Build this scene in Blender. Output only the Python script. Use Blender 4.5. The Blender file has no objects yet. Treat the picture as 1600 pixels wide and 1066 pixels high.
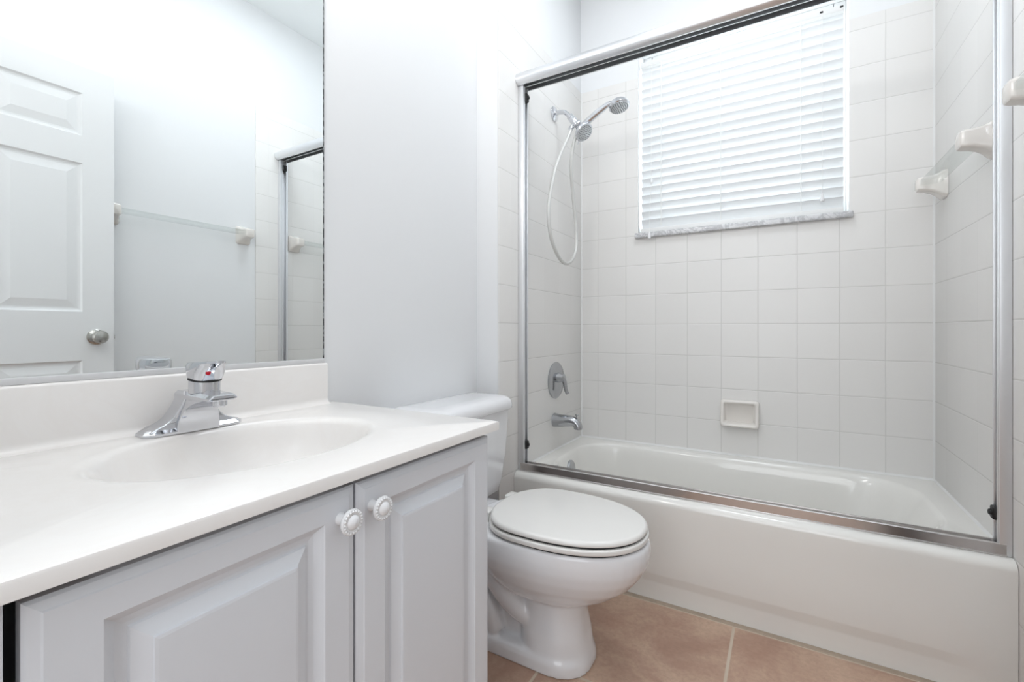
import bpy, bmesh, math, random
from mathutils import Vector, Matrix

random.seed(7)
scene = bpy.context.scene
COL = scene.collection

# ------------------------------------------------------------------ camera
cam_data = bpy.data.cameras.new('camera')
cam_data.sensor_fit = 'HORIZONTAL'
cam_data.sensor_width = 36.0
cam_data.lens = 36.0 * 717.85 / 1600.0
cam_data.shift_x = 0.0
cam_data.shift_y = -18.6 / 1600.0
cam_data.clip_start = 0.02
cam = bpy.data.objects.new('camera', cam_data)
cam.location = (0.969, -2.411, 0.968)
cam.rotation_euler = (math.radians(90), 0, math.radians(30.49))
COL.objects.link(cam)
scene.camera = cam

# ------------------------------------------------------------------ world (daylight outside the window)
world = bpy.data.worlds.new('daylight')
scene.world = world
world.use_nodes = True
wn = world.node_tree
wn.nodes.clear()
w_out = wn.nodes.new('ShaderNodeOutputWorld')
w_bg = wn.nodes.new('ShaderNodeBackground')
w_bg.inputs['Color'].default_value = (0.93, 0.97, 1.0, 1)
w_bg.inputs['Strength'].default_value = 4.4
wn.links.new(w_bg.outputs[0], w_out.inputs[0])

# ------------------------------------------------------------------ lamps
def lamp(name, kind, loc, energy, color=(1, 1, 1), rot=(0, 0, 0), size=0.1, size_y=None):
    d = bpy.data.lights.new(name, kind)
    d.energy = energy
    d.color = color
    if kind == 'AREA':
        d.size = size
        if size_y:
            d.shape = 'RECTANGLE'
            d.size_y = size_y
    else:
        d.shadow_soft_size = size
    o = bpy.data.objects.new(name, d)
    o.location = loc
    o.rotation_euler = rot
    COL.objects.link(o)
    return o

WARM = (1.0, 0.97, 0.93)
for k in range(4):                     # the bulbs of the bar light above the mirror
    lamp('vanity_bulb', 'POINT', (0.17, -1.86 - 0.15 * k, 2.18), 1.6, WARM, size=0.045)
lamp('bath_top_fill', 'AREA', (0.75, -0.9, 2.84), 6.5, (0.90, 0.95, 1.0), size=0.5)  # added soft fill from above, stands in for ceiling bounce
lamp('hall_top_fill', 'AREA', (0.9, -3.05, 2.62), 5.0, (0.90, 0.95, 1.0), size=0.7)  # added fill in the unseen hall, no known fixture
lamp('hall_front_fill', 'AREA', (0.93, -3.55, 1.25), 11.5, (0.92, 0.96, 1.0), (math.radians(90), 0, 0), size=1.2, size_y=1.5)  # added frontal fill through the doorway, no window modelled there
# added fill with no fixture, turned up and forward so that it bounces off the ceiling
lamp('uplight_fill', 'AREA', (0.78, -2.30, 2.15), 5.6, (0.90, 0.95, 1.0), (math.radians(155), 0, 0), size=0.12)

# ------------------------------------------------------------------ exposure
scene.view_settings.view_transform = 'Standard'
scene.view_settings.look = 'None'
scene.view_settings.exposure = 0.31
scene.view_settings.gamma = 1.0
scene.view_settings.use_curve_mapping = False

# ------------------------------------------------------------------ measures
W = 1.4873            # tub length, from tile face to tile face
XM = -0.107           # painted wall behind the vanity
YJ = -0.866           # front face of the wing wall at the tub
YF = -2.42            # wall with the doorway
CEIL = 2.86
P = 0.15478           # wall tile pitch
TZ = 0.528            # height of a grout row
TTOP = 2.285          # top of the tile
RIM = 0.370

# ------------------------------------------------------------------ materials
class NT:
    def __init__(self, name):
        self.m = bpy.data.materials.new(name)
        self.m.use_nodes = True
        self.t = self.m.node_tree
        self.b = self.t.nodes['Principled BSDF']
        self.out = self.t.nodes['Material Output']
    def n(self, kind, **kw):
        x = self.t.nodes.new(kind)
        for k, v in kw.items():
            setattr(x, k, v)
        return x
    def l(self, a, b):
        self.t.links.new(a, b)
    def math(self, op, a, b=None, c=None, clamp=False):
        x = self.n('ShaderNodeMath', operation=op)
        x.use_clamp = clamp
        for i, v in enumerate((a, b, c)):
            if v is None:
                continue
            if isinstance(v, (int, float)):
                x.inputs[i].default_value = v
            else:
                self.l(v, x.inputs[i])
        return x.outputs[0]
    def coords(self):
        tc = self.n('ShaderNodeTexCoord')
        s = self.n('ShaderNodeSeparateXYZ')
        self.l(tc.outputs['Object'], s.inputs[0])
        return tc.outputs['Object'], s.outputs
    def mix(self, fac, a, b):
        x = self.n('ShaderNodeMix', data_type='RGBA')
        for sock, v in ((x.inputs[0], fac), (x.inputs[6], a), (x.inputs[7], b)):
            if isinstance(v, (int, float)):
                sock.default_value = v
            elif isinstance(v, tuple):
                sock.default_value = (v[0], v[1], v[2], 1)
            else:
                self.l(v, sock)
        return x.outputs[2]
    def noise(self, vec, scale, detail=4.0, rough=0.55, dist=0.0):
        x = self.n('ShaderNodeTexNoise')
        self.l(vec, x.inputs['Vector'])
        x.inputs['Scale'].default_value = scale
        x.inputs['Detail'].default_value = detail
        x.inputs['Roughness'].default_value = rough
        x.inputs['Distortion'].default_value = dist
        return x.outputs['Fac']
    def ramp(self, fac, lo, hi):
        x = self.n('ShaderNodeMapRange')
        x.interpolation_type = 'SMOOTHSTEP'
        self.l(fac, x.inputs[0])
        x.inputs[1].default_value = lo
        x.inputs[2].default_value = hi
        return x.outputs[0]
    def bump(self, height, strength, dist):
        x = self.n('ShaderNodeBump')
        x.inputs['Strength'].default_value = strength
        x.inputs['Distance'].default_value = dist
        self.l(height, x.inputs['Height'])
        self.l(x.outputs[0], self.b.inputs['Normal'])

def plain(name, color, rough=0.5, metal=0.0, var=0.0, vscale=6.0, bump=0.0, bscale=60.0, coat=0.0, spec=0.5):
    q = NT(name)
    v, _ = q.coords()
    n = q.noise(v, vscale)
    c2 = tuple(max(0.0, c * (1 - var)) for c in color)
    q.l(q.mix(n, color, c2), q.b.inputs['Base Color'])
    q.b.inputs['Roughness'].default_value = rough
    q.b.inputs['Metallic'].default_value = metal
    q.b.inputs['Coat Weight'].default_value = coat
    q.b.inputs['Coat Roughness'].default_value = 0.05
    q.b.inputs['Specular IOR Level'].default_value = spec
    if bump:
        q.bump(q.noise(v, bscale, 3.0), bump, 0.002)
    return q.m

def tile_mat(name, au, ou, av, ov, color, grout, pitch, gw, rough, metal_bump=0.25, mottled=None, vert=1.0):
    q = NT(name)
    v, xyz = q.coords()
    dist, ids = [], []
    for ax, o in ((au, ou), (av, ov)):
        s = q.math('DIVIDE', q.math('SUBTRACT', xyz[ax], o), pitch)
        ids.append(q.math('FLOOR', s))
        f = q.math('FRACT', s)
        dist.append(q.math('MULTIPLY', q.math('MINIMUM', f, q.math('SUBTRACT', 1.0, f)), pitch))
    d = q.math('MINIMUM', q.math('ADD', dist[0], gw * (1.0 - vert)), dist[1])
    mask = q.ramp(d, gw * 0.35, gw * 0.75)
    if vert < 1.0:                     # the upright joints are filled almost flush with light grout
        m0 = q.math('SUBTRACT', 1.0, q.ramp(dist[0], gw * 0.35, gw * 0.75))
        mask = q.math('SUBTRACT', mask, q.math('MULTIPLY', m0, vert * 0.5), clamp=True)
    comb = q.n('ShaderNodeCombineXYZ')
    q.l(ids[0], comb.inputs[0]); q.l(ids[1], comb.inputs[1])
    wn_ = q.n('ShaderNodeTexWhiteNoise')
    wn_.noise_dimensions = '3D'
    q.l(comb.outputs[0], wn_.inputs['Vector'])
    if mottled:
        n1 = q.ramp(q.noise(v, 5.0, 8.0, 0.62, 0.4), 0.32, 0.68)
        n2 = q.ramp(q.noise(v, 70.0, 4.0, 0.7), 0.35, 0.7)
        base = q.mix(n1, color, mottled)
        base = q.mix(q.math('MULTIPLY', n2, 0.35), base, tuple(c * 0.72 for c in color))
        base = q.mix(q.math('MULTIPLY', wn_.outputs['Value'], 0.25), base, tuple(min(1, c * 1.12) for c in color))
    else:
        base = q.mix(wn_.outputs['Value'], color, tuple(c * 0.975 for c in color))
    q.l(q.mix(mask, grout, base), q.b.inputs['Base Color'])
    r = q.n('ShaderNodeMapRange')
    q.l(mask, r.inputs[0])
    r.inputs[3].default_value = 0.75
    r.inputs[4].default_value = rough
    q.l(r.outputs[0], q.b.inputs['Roughness'])
    h = q.ramp(d, gw * 0.3, gw * 1.6)
    q.bump(h, metal_bump, 0.002)
    return q.m

M = {}
M['paint'] = plain('wall_paint', (0.845, 0.852, 0.862), 0.6, bump=0.04, bscale=140)
M['ceiling'] = plain('ceiling_paint', (0.87, 0.89, 0.895), 0.8, bump=0.2, bscale=60)
M['hall'] = plain('hall_paint', (0.85, 0.84, 0.82), 0.7)
TC, GC = (0.845, 0.83, 0.81), (0.69, 0.68, 0.655)
M['tile_back'] = tile_mat('tile_back', 0, 0.0968, 2, TZ, TC, GC, P, 0.0026, 0.34)
M['tile_side'] = tile_mat('tile_side', 1, 0.0, 2, TZ, TC, GC, P, 0.0026, 0.32, vert=0.3)
M['floor'] = tile_mat('floor_tile', 0, 0.833, 1, -1.217, (0.43, 0.265, 0.195), (0.60, 0.50, 0.40), 0.46, 0.0075, 0.42,
                      0.35, mottled=(0.62, 0.44, 0.325))
M['caulk'] = plain('white_caulk', (0.82, 0.82, 0.81), 0.4)
M['tub'] = plain('tub_enamel', (0.88, 0.865, 0.83), 0.12, coat=0.4, var=0.02)
M['toilet'] = plain('vitreous_china', (0.85, 0.85, 0.87), 0.07, coat=0.6, var=0.01)
M['seat'] = plain('seat_plastic', (0.84, 0.825, 0.80), 0.14, coat=0.3)
M['gap'] = plain('dark_gap', (0.03, 0.03, 0.03), 0.8)  # near-black, stands in for shade under the toilet seat and lid
M['chrome'] = plain('chrome', (0.66, 0.67, 0.70), 0.07, 1.0)
M['chrome_dull'] = plain('dull_chrome', (0.50, 0.51, 0.53), 0.20, 1.0, var=0.15, vscale=30)
M['nickel'] = plain('satin_nickel', (0.46, 0.45, 0.42), 0.22, 1.0)
M['alu'] = plain('polished_aluminium', (0.82, 0.83, 0.85), 0.30, 1.0, var=0.06, vscale=3)
M['alu_satin'] = plain('satin_aluminium', (0.84, 0.85, 0.87), 0.42, 1.0, var=0.04, vscale=3)
M['alu_track'] = plain('track_aluminium', (0.66, 0.64, 0.63), 0.17, 1.0, var=0.1, vscale=9)
M['channel'] = plain('anodised_channel', (0.74, 0.74, 0.75), 0.42, 0.35)
M['spray'] = plain('silvered_face', (0.62, 0.63, 0.64), 0.3, 0.6)
M['grout'] = plain('floor_grout', (0.50, 0.40, 0.31), 0.8, var=0.35, vscale=25)
M['rubber'] = plain('black_rubber', (0.012, 0.012, 0.013), 0.5)
M['laminate'] = plain('white_thermofoil', (0.77, 0.79, 0.83), 0.38, var=0.01)
M['knob'] = plain('white_ceramic_knob', (0.86, 0.86, 0.87), 0.16, coat=0.3)
M['bone'] = plain('bone_ceramic', (0.84, 0.80, 0.755), 0.12, coat=0.4)
M['door'] = plain('door_paint', (0.80, 0.805, 0.81), 0.4)
M['vinyl'] = plain('window_vinyl', (0.85, 0.86, 0.86), 0.4)
M['red'] = plain('red_enamel', (0.65, 0.01, 0.03), 0.25)
M['cord'] = plain('white_cord', (0.88, 0.88, 0.87), 0.7)
M['rail'] = plain('blind_rail', (0.85, 0.85, 0.84), 0.4)
M['hose'] = plain('ribbed_hose', (0.70, 0.70, 0.68), 0.3, 0.3, bump=0.5, bscale=300)
M['nozzle'] = plain('grey_nozzles', (0.22, 0.23, 0.24), 0.35)

def m_marble(name, base, vein, scale, amount, rough):
    q = NT(name)
    v, _ = q.coords()
    n = q.noise(v, scale, 8.0, 0.65, 2.2)
    k = q.math('ABSOLUTE', q.math('SUBTRACT', n, 0.5))
    f = q.math('SUBTRACT', 1.0, q.ramp(k, 0.0, 0.09))
    f = q.math('MULTIPLY', f, amount)
    q.l(q.mix(f, base, vein), q.b.inputs['Base Color'])
    q.b.inputs['Roughness'].default_value = rough
    q.b.inputs['Coat Weight'].default_value = 0.15
    return q.m
M['sill'] = m_marble('grey_marble', (0.74, 0.74, 0.75), (0.34, 0.34, 0.36), 8, 0.55, 0.25)
M['cultured'] = m_marble('cultured_marble', (0.89, 0.862, 0.84), (0.87, 0.83, 0.80), 5, 0.35, 0.24)

def m_mirror():
    q = NT('mirror_silver')
    v, _ = q.coords()
    q.l(q.mix(q.noise(v, 2.0), (0.90, 0.93, 0.93), (0.905, 0.935, 0.935)), q.b.inputs['Base Color'])
    q.b.inputs['Metallic'].default_value = 1.0
    q.b.inputs['Roughness'].default_value = 0.0
    return q.m
M['mirror'] = m_mirror()

def m_edge():
    q = NT('corroded_mirror_edge')
    v, _ = q.coords()
    f = q.ramp(q.noise(v, 90, 3), 0.45, 0.6)
    q.l(q.mix(f, (0.05, 0.055, 0.06), (0.35, 0.37, 0.38)), q.b.inputs['Base Color'])
    q.b.inputs['Roughness'].default_value = 0.5
    return q.m
M['mirror_edge'] = m_edge()

def m_slat():
    q = NT('blind_slat')
    v, _ = q.coords()
    tr = q.n('ShaderNodeBsdfTranslucent')
    tr.inputs['Color'].default_value = (0.87, 0.885, 0.89, 1)
    mx = q.n('ShaderNodeMixShader')
    mx.inputs[0].default_value = 0.21
    q.l(q.mix(q.noise(v, 3.0), (0.88, 0.89, 0.90), (0.86, 0.87, 0.88)), q.b.inputs['Base Color'])
    q.b.inputs['Roughness'].default_value = 0.4
    q.l(q.b.outputs[0], mx.inputs[1])
    q.l(tr.outputs[0], mx.inputs[2])
    q.l(mx.outputs[0], q.out.inputs[0])
    return q.m
M['slat'] = m_slat()

def m_clear(name, tint, ior):
    """thin clear sheet: what lies behind shows through, with a Fresnel gloss on top"""
    q = NT(name)
    q.t.nodes.remove(q.b)
    v, _ = q.coords()
    tr = q.n('ShaderNodeBsdfTransparent')
    q.l(q.mix(q.noise(v, 4.0), tint, tuple(c * 0.99 for c in tint)), tr.inputs['Color'])
    gl = q.n('ShaderNodeBsdfGlossy')
    gl.inputs['Roughness'].default_value = 0.03
    lw = q.n('ShaderNodeLayerWeight')
    lw.inputs['Blend'].default_value = 0.5
    f0 = ((ior - 1) / (ior + 1)) ** 2
    fr = q.math('ADD', q.math('MULTIPLY', q.math('POWER', lw.outputs['Facing'], 5.0), 0.6), f0)
    mx = q.n('ShaderNodeMixShader')
    q.l(fr, mx.inputs[0])
    q.l(tr.outputs[0], mx.inputs[1])
    q.l(gl.outputs[0], mx.inputs[2])
    q.l(mx.outputs[0], q.out.inputs[0])
    return q.m
M['acrylic'] = m_clear('clear_acrylic', (0.95, 0.965, 0.96), 1.6)
M['glass'] = m_clear('window_glass', (0.96, 0.98, 0.98), 1.30)

# ------------------------------------------------------------------ mesh helpers
def bm_new():
    return bmesh.new()

def box(bm, x0, x1, y0, y1, z0, z1, bev=0.0, seg=2):
    b2 = bmesh.new()
    r = bmesh.ops.create_cube(b2, size=1.0)
    for v in b2.verts:
        v.co = Vector((x0 + (v.co.x + .5) * (x1 - x0), y0 + (v.co.y + .5) * (y1 - y0), z0 + (v.co.z + .5) * (z1 - z0)))
    if bev:
        bmesh.ops.bevel(b2, geom=list(b2.edges), offset=bev, segments=seg, profile=0.5, affect='EDGES')
    merge(bm, b2)

def merge(bm, b2, mat=None):
    if mat is not None:
        b2.transform(mat)
    me = bpy.data.meshes.new('tmp')
    b2.to_mesh(me)
    b2.free()
    bm.from_mesh(me)
    bpy.data.meshes.remove(me)

def loft(bm, rings, cap0=True, cap1=True, closed=True):
    vs = [[bm.verts.new(Vector(p)) for p in r] for r in rings]
    n = len(rings[0])
    for a, b in zip(vs[:-1], vs[1:]):
        for i in range(n if closed else n - 1):
            j = (i + 1) % n
            try:
                bm.faces.new((a[i], a[j], b[j], b[i]))
            except ValueError:
                pass
    if cap0:
        bm.faces.new(list(reversed(vs[0])))
    if cap1:
        bm.faces.new(vs[-1])

def frame_from(d):
    d = Vector(d).normalized()
    a = Vector((0, 0, 1)) if abs(d.z) < 0.9 else Vector((1, 0, 0))
    u = d.cross(a).normalized()
    w = u.cross(d).normalized()
    return d, u, w

def lathe(bm, profile, origin, axis, n=40, cap0=True, cap1=True):
    d, u, w = frame_from(axis)
    o = Vector(origin)
    rings = []
    for r, h in profile:
        rings.append([o + d * h + (u * math.cos(2 * math.pi * i / n) + w * math.sin(2 * math.pi * i / n)) * r for i in range(n)])
    loft(bm, rings, cap0, cap1)

def catmull(pts, sub=8):
    pts = [Vector(p) for p in pts]
    out = []
    for i in range(len(pts) - 1):
        p0 = pts[max(i - 1, 0)]; p1 = pts[i]; p2 = pts[i + 1]; p3 = pts[min(i + 2, len(pts) - 1)]
        for k in range(sub):
            t = k / sub
            out.append(0.5 * ((2 * p1) + (p2 - p0) * t + (2 * p0 - 5 * p1 + 4 * p2 - p3) * t * t + (3 * p1 - p0 - 3 * p2 + p3) * t ** 3))
    out.append(pts[-1])
    return out

def tube(bm, pts, radius, n=14, cap=True):
    pts = [Vector(p) for p in pts]
    m = len(pts)
    rad = radius if isinstance(radius, (list, tuple)) else [radius] * m
    if len(rad) != m:
        rad = [rad[0] + (rad[-1] - rad[0]) * i / (m - 1) for i in range(m)]
    t0 = (pts[1] - pts[0]).normalized()
    _, u, w = frame_from(t0)
    rings = []
    for i, p in enumerate(pts):
        t = (pts[min(i + 1, m - 1)] - pts[max(i - 1, 0)]).normalized()
        u = (u - t * u.dot(t)).normalized()
        w = t.cross(u)
        rings.append([p + (u * math.cos(2 * math.pi * k / n) + w * math.sin(2 * math.pi * k / n)) * rad[i] for k in range(n)])
    loft(bm, rings, cap, cap)

def rrect(cx, cy, hx, hy, r, z, n=8):
    """rounded rectangle ring in XY"""
    r = min(r, hx, hy)
    out = []
    for sx, sy, a0 in ((1, 1, 0), (-1, 1, 90), (-1, -1, 180), (1, -1, 270)):
        for k in range(n + 1):
            a = math.radians(a0 + 90 * k / n)
            out.append(Vector((cx + sx * (hx - r) + r * math.cos(a), cy + sy * (hy - r) + r * math.sin(a), z)))
    return out

def finish(bm, smooth_angle=35.0, flat=False):
    bmesh.ops.recalc_face_normals(bm, faces=bm.faces)
    if not flat:
        for f in bm.faces:
            f.smooth = True
        lim = math.radians(smooth_angle)
        for e in bm.edges:
            if len(e.link_faces) == 2:
                if e.calc_face_angle(0.0) > lim:
                    e.smooth = False

def tag(o, label=None, cat=None, group=None, kind=None):
    if label: o['label'] = label
    if cat: o['category'] = cat
    if group: o['group'] = group
    if kind: o['kind'] = kind
    return o

def root_of(o):
    while o.parent:
        o = o.parent
    return o

def obj(name, bm, mat, parent=None, label=None, angle=35.0, flat=False):
    """one mesh object from a bmesh in world coordinates, moved under its thing"""
    finish(bm, angle, flat)
    if parent is not None:
        bm.transform(Matrix.Translation(-root_of(parent).location))
    me = bpy.data.meshes.new(name)
    bm.to_mesh(me)
    bm.free()
    me.materials.append(M[mat])
    o = bpy.data.objects.new(name, me)
    COL.objects.link(o)
    if parent is not None:
        o.parent = parent
    if label: o['label'] = label
    return o

def thing(name, label, cat, loc, group=None):
    o = bpy.data.objects.new(name, None)
    o.empty_display_size = 0.05
    o.location = loc
    COL.objects.link(o)
    return tag(o, label, cat, group)

def struct(name, bm, mat, **kw):
    o = obj(name, bm, mat, **kw)
    o['kind'] = 'structure'
    return o

# ------------------------------------------------------------------ the room
b = bm_new(); box(b, -0.7, 2.3, -3.7, 0.25, -0.08, 0.0); struct('floor', b, 'floor', flat=True)
b = bm_new(); box(b, -0.7, 2.3, -3.7, 0.25, CEIL, CEIL + 0.08); struct('ceiling', b, 'ceiling', flat=True)
b = bm_new(); box(b, XM - 0.12, XM, YF, YJ, 0, CEIL); struct('wall_left', b, 'paint', flat=True)
b = bm_new(); box(b, XM - 0.12, -0.006, YJ, 0.2, 0, CEIL, 0.004); struct('wall_wing', b, 'paint')
b = bm_new(); box(b, W + 0.006, W + 0.12, YF, 0.2, 0, CEIL); struct('wall_right', b, 'paint', flat=True)

WX0, WX1, WZ0, WZ1 = 0.316, 1.214, 1.452, 2.44      # window opening
def holed(bm, x0, x1, z0, z1, y0, y1):
    box(bm, x0, WX0, y0, y1, z0, z1)
    box(bm, WX1, x1, y0, y1, z0, z1)
    box(bm, WX0, WX1, y0, y1, z0, WZ0)
    if z1 > WZ1:
        box(bm, WX0, WX1, y0, y1, WZ1, z1)
b = bm_new(); holed(b, -0.006, W + 0.006, 0, CEIL, 0.006, 0.2); struct('wall_back', b, 'paint', flat=True)

# tile cladding of the tub alcove
b = bm_new(); holed(b, 0.0, W, 0, TTOP, 0.0, 0.006); struct('trim_1', b, 'tile_back', flat=True)
b = bm_new(); box(b, -0.006, 0.0, YJ, 0.006, 0, TTOP, 0.002); struct('trim_2', b, 'tile_side')
b = bm_new(); box(b, W, W + 0.006, -0.852, 0.006, 0, TTOP, 0.002); struct('trim_3', b, 'tile_side')
# caulk in the corners and around the tub
b = bm_new()
for cx in (0.0, W):
    s = 1 if cx == 0 else -1
    loft(b, [[(cx, 0, z), (cx + s * 0.006, 0, z), (cx, -0.006, z)] for z in (RIM, TTOP)])
loft(b, [[(x, 0, RIM), (x, -0.007, RIM), (x, 0, RIM + 0.007)] for x in (0, W)])
for cx in (0.0, W):
    s = 1 if cx == 0 else -1
    loft(b, [[(cx, y, RIM), (cx + s * 0.006, y, RIM), (cx, y, RIM + 0.006)] for y in (-0.70, 0)])
struct('trim_4', b, 'caulk', flat=True)
b = bm_new()
loft(b, [[(x, -0.7385, 0.0), (x, -0.7565, 0.0), (x, -0.7545, 0.0025), (x, -0.7385, 0.0035)] for x in (0.0, W)])
struct('trim_5', b, 'grout', flat=True)

# wall with the doorway behind the camera, and the hall beyond
b = bm_new()
box(b, XM - 0.12, 0.46, YF - 0.1, YF, 0, CEIL)
box(b, 1.37, W + 0.12, YF - 0.1, YF, 0, CEIL)
box(b, 0.46, 1.37, YF - 0.1, YF, 2.09, CEIL)
struct('wall_front', b, 'paint', flat=True)
b = bm_new()
box(b, -0.7, 2.3, -3.7, -3.6, 0, CEIL)
box(b, -0.7, -0.6, -3.6, YF - 0.1, 0, CEIL)
box(b, 2.2, 2.3, -3.6, YF - 0.1, 0, CEIL)
box(b, -0.6, XM - 0.12, YF - 0.1, YF, 0, CEIL)
box(b, W + 0.12, 2.2, YF - 0.1, YF, 0, CEIL)
struct('wall_hall', b, 'hall', flat=True)

# ------------------------------------------------------------------ window
b = bm_new()
fy0, fy1 = 0.115, 0.16
for x0, x1, z0, z1 in ((WX0, WX0 + 0.045, WZ0, WZ1), (WX1 - 0.045, WX1, WZ0, WZ1), (WX0 + 0.046, WX1 - 0.046, WZ0, WZ0 + 0.05),
                       (WX0 + 0.046, WX1 - 0.046, WZ1 - 0.06, WZ1)):
    box(b, x0, x1, fy0, fy1, z0, z1, 0.004)
win = struct('window_1', b, 'vinyl')
b = bm_new(); box(b, WX0 + 0.04, WX1 - 0.04, 0.135, 0.14, WZ0 + 0.04, WZ1 - 0.05); obj('window_pane', b, 'glass', win, flat=True)
b = bm_new()
box(b, WX0 - 0.012, WX1 + 0.012, -0.024, 0.0, 1.441, 1.468, 0.005, 3)
box(b, WX0, WX1, -0.004, 0.115, 1.444, 1.468, 0.0)
obj('window_sill', b, 'sill', win, label='grey veined marble sill')

# blind
bl = thing('window_blind', 'white horizontal slat blind covering the window above the tub', 'blind', (0.765, 0.03, 1.47))
BX0, BX1 = 0.328, 1.196
BY = 0.036
b = bm_new(); box(b, BX0, BX1, BY - 0.028, BY + 0.026, 2.337, 2.363, 0.003); obj('headrail', b, 'rail', bl)
b = bm_new()
NS = 20
tilt = math.radians(66)
for i in range(NS):
    zc = 2.333 - 0.0428 * i
    ring = []
    for t in (-0.5, -0.25, 0.0, 0.25, 0.5):
        s = 0.050 * t
        crown = 0.0022 * (1 - (2 * t) ** 2)
        # t=-0.5 is the room-side edge, standing high
        y = BY + s * math.cos(tilt) + crown * math.sin(tilt)
        z = zc - s * math.sin(tilt) + crown * math.cos(tilt)
        ring.append((y, z))
    th = 0.0026
    nrm = (math.sin(tilt), math.cos(tilt))
    back = [(y - nrm[0] * th, z - nrm[1] * th) for y, z in reversed(ring)]
    prof = ring + back
    loft(b, [[(x, y, z) for y, z in prof] for x in (BX0, BX1)])
obj('slats', b, 'slat', bl, angle=50)
b = bm_new(); box(b, BX0, BX1, BY - 0.026, BY + 0.024, 1.4695, 1.494, 0.004); obj('bottom_rail', b, 'rail', bl)
for x in (0.432, 0.712, 0.98 + 0.06):
    b = bm_new()
    for yy in (BY - 0.0262,):
        tube(b, [(x, yy, 2.345), (x, yy, 1.9), (x, yy, 1.50)], 0.0023, 6)
    obj('ladder_cord', b, 'cord', bl)
for x, zt in ((0.383, 1.452), (1.118, 1.545)):
    b = bm_new()
    yy = BY - 0.034 if zt > 1.47 else -0.03
    pts = [(x, BY - 0.03, 2.34), (x, BY - 0.033, 1.75), (x, yy, 1.52 if zt < 1.47 else zt + 0.03), (x, yy, zt + 0.01)]
    tube(b, pts, 0.0011, 6)
    c = obj('lift_cord', b, 'cord', bl)
    b = bm_new()
    lathe(b, [(0.003, 0.018), (0.0055, 0.008), (0.0085, -0.012), (0.0075, -0.020), (0.002, -0.022)], (x, yy, zt), (0, 0, 1), 14)
    obj('tassel', b, 'knob', c)
b = bm_new()
lathe(b, [(0.002, 0.012), (0.006, 0.004), (0.0065, -0.012), (0.002, -0.016)], (0.387, BY - 0.036, 1.735), (0, 0, 1), 12)
obj('tassel', b, 'knob', bl)
for x in (1.118, 1.190):
    b = bm_new(); box(b, x - 0.008, x + 0.004, BY - 0.0295, BY - 0.027, 2.350, 2.358, 0.001); obj('cord_slot', b, 'gap', bl, label='small dark slot in headrail')

# ------------------------------------------------------------------ bathtub
tub = thing('bathtub', 'white built-in bathtub with smooth front apron in tiled alcove', 'bathtub', (W / 2, -0.37, 0))
b = bm_new()
# deck and basin: rings from the outer edge inward
def tubring(x0, x1, y0, y1, r, z, n=14):
    return rrect((x0 + x1) / 2, (y0 + y1) / 2, (x1 - x0) / 2, (y1 - y0) / 2, r, z, n)
rings = [
    tubring(0.001, W - 0.001, -0.725, -0.001, 0.002, RIM),
    tubring(0.066, W - 0.072, -0.655, -0.052, 0.20, RIM),
    tubring(0.073, W - 0.080, -0.648, -0.059, 0.195, RIM - 0.003),
    tubring(0.079, W - 0.090, -0.640, -0.066, 0.19, RIM - 0.014),
    tubring(0.086, W - 0.112, -0.630, -0.074, 0.185, RIM - 0.05),
    tubring(0.100, W - 0.160, -0.615, -0.088, 0.17, RIM - 0.15),
    tubring(0.118, W - 0.225, -0.600, -0.105, 0.15, RIM - 0.24),
    tubring(0.140, W - 0.280, -0.580, -0.125, 0.13, RIM - 0.29),
    tubring(0.190, W - 0.350, -0.540, -0.170, 0.10, RIM - 0.315),
    tubring(0.300, W - 0.500, -0.440, -0.270, 0.06, RIM - 0.32),
]
loft(b, rings, cap0=False, cap1=True)
# apron: profile in (y, z), swept along x with the recess fading at the ends
def apron_prof(rec):
    pr = [(-0.725, RIM)]
    for k in range(1, 9):
        a = math.radians(90 * k / 8)
        pr.append((-0.725 - 0.026 * math.sin(a), RIM - 0.026 + 0.026 * math.cos(a)))
    pr += [(-0.7505, 0.30), (-0.7505, 0.20), (-0.7505, 0.104), (-0.7495, 0.096), (-0.7505 + rec, 0.070), (-0.7505 + rec + 0.001, 0.062),
           (-0.7505 + rec, 0.0)]
    return pr
xs = [0.001, 0.02, 0.05, 0.08, 0.12, 0.20, 0.5, 0.9, 1.25, 1.34, 1.39, 1.42, W - 0.03, W - 0.001]
prs = []
for x in xs:
    f = min(1.0, max(0.0, (x - 0.03) / 0.10)) * min(1.0, max(0.0, (W - 0.05 - x) / 0.10))
    f = f * f * (3 - 2 * f)
    prs.append([(x, y, z) for y, z in apron_prof(0.0105 * f)])
loft(b, prs, False, False, closed=False)
bmesh.ops.remove_doubles(b, verts=b.verts, dist=0.0004)
obj('tub_shell', b, 'tub', tub, angle=50)
b = bm_new()
lathe(b, [(0.040, -0.004), (0.040, 0.004), (0.036, 0.009), (0.012, 0.012), (0.0, 0.0125)], (0.090, -0.36, 0.296), (1, 0, 0.12), 36)
obj('overflow_plate', b, 'chrome_dull', tub, label='round chrome overflow plate')
b = bm_new()
lathe(b, [(0.030, 0.0), (0.030, 0.003), (0.022, 0.006), (0.0, 0.004)], (0.33, -0.355, RIM - 0.32), (0, 0, 1), 28)
obj('drain', b, 'chrome', tub, label='chrome drain')

# ------------------------------------------------------------------ sliding door frame of the tub
fr = thing('shower_door_frame', 'chrome sliding door frame standing on the tub rim', 'shower door frame', (W / 2, -0.69, RIM))
b = bm_new()
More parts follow.
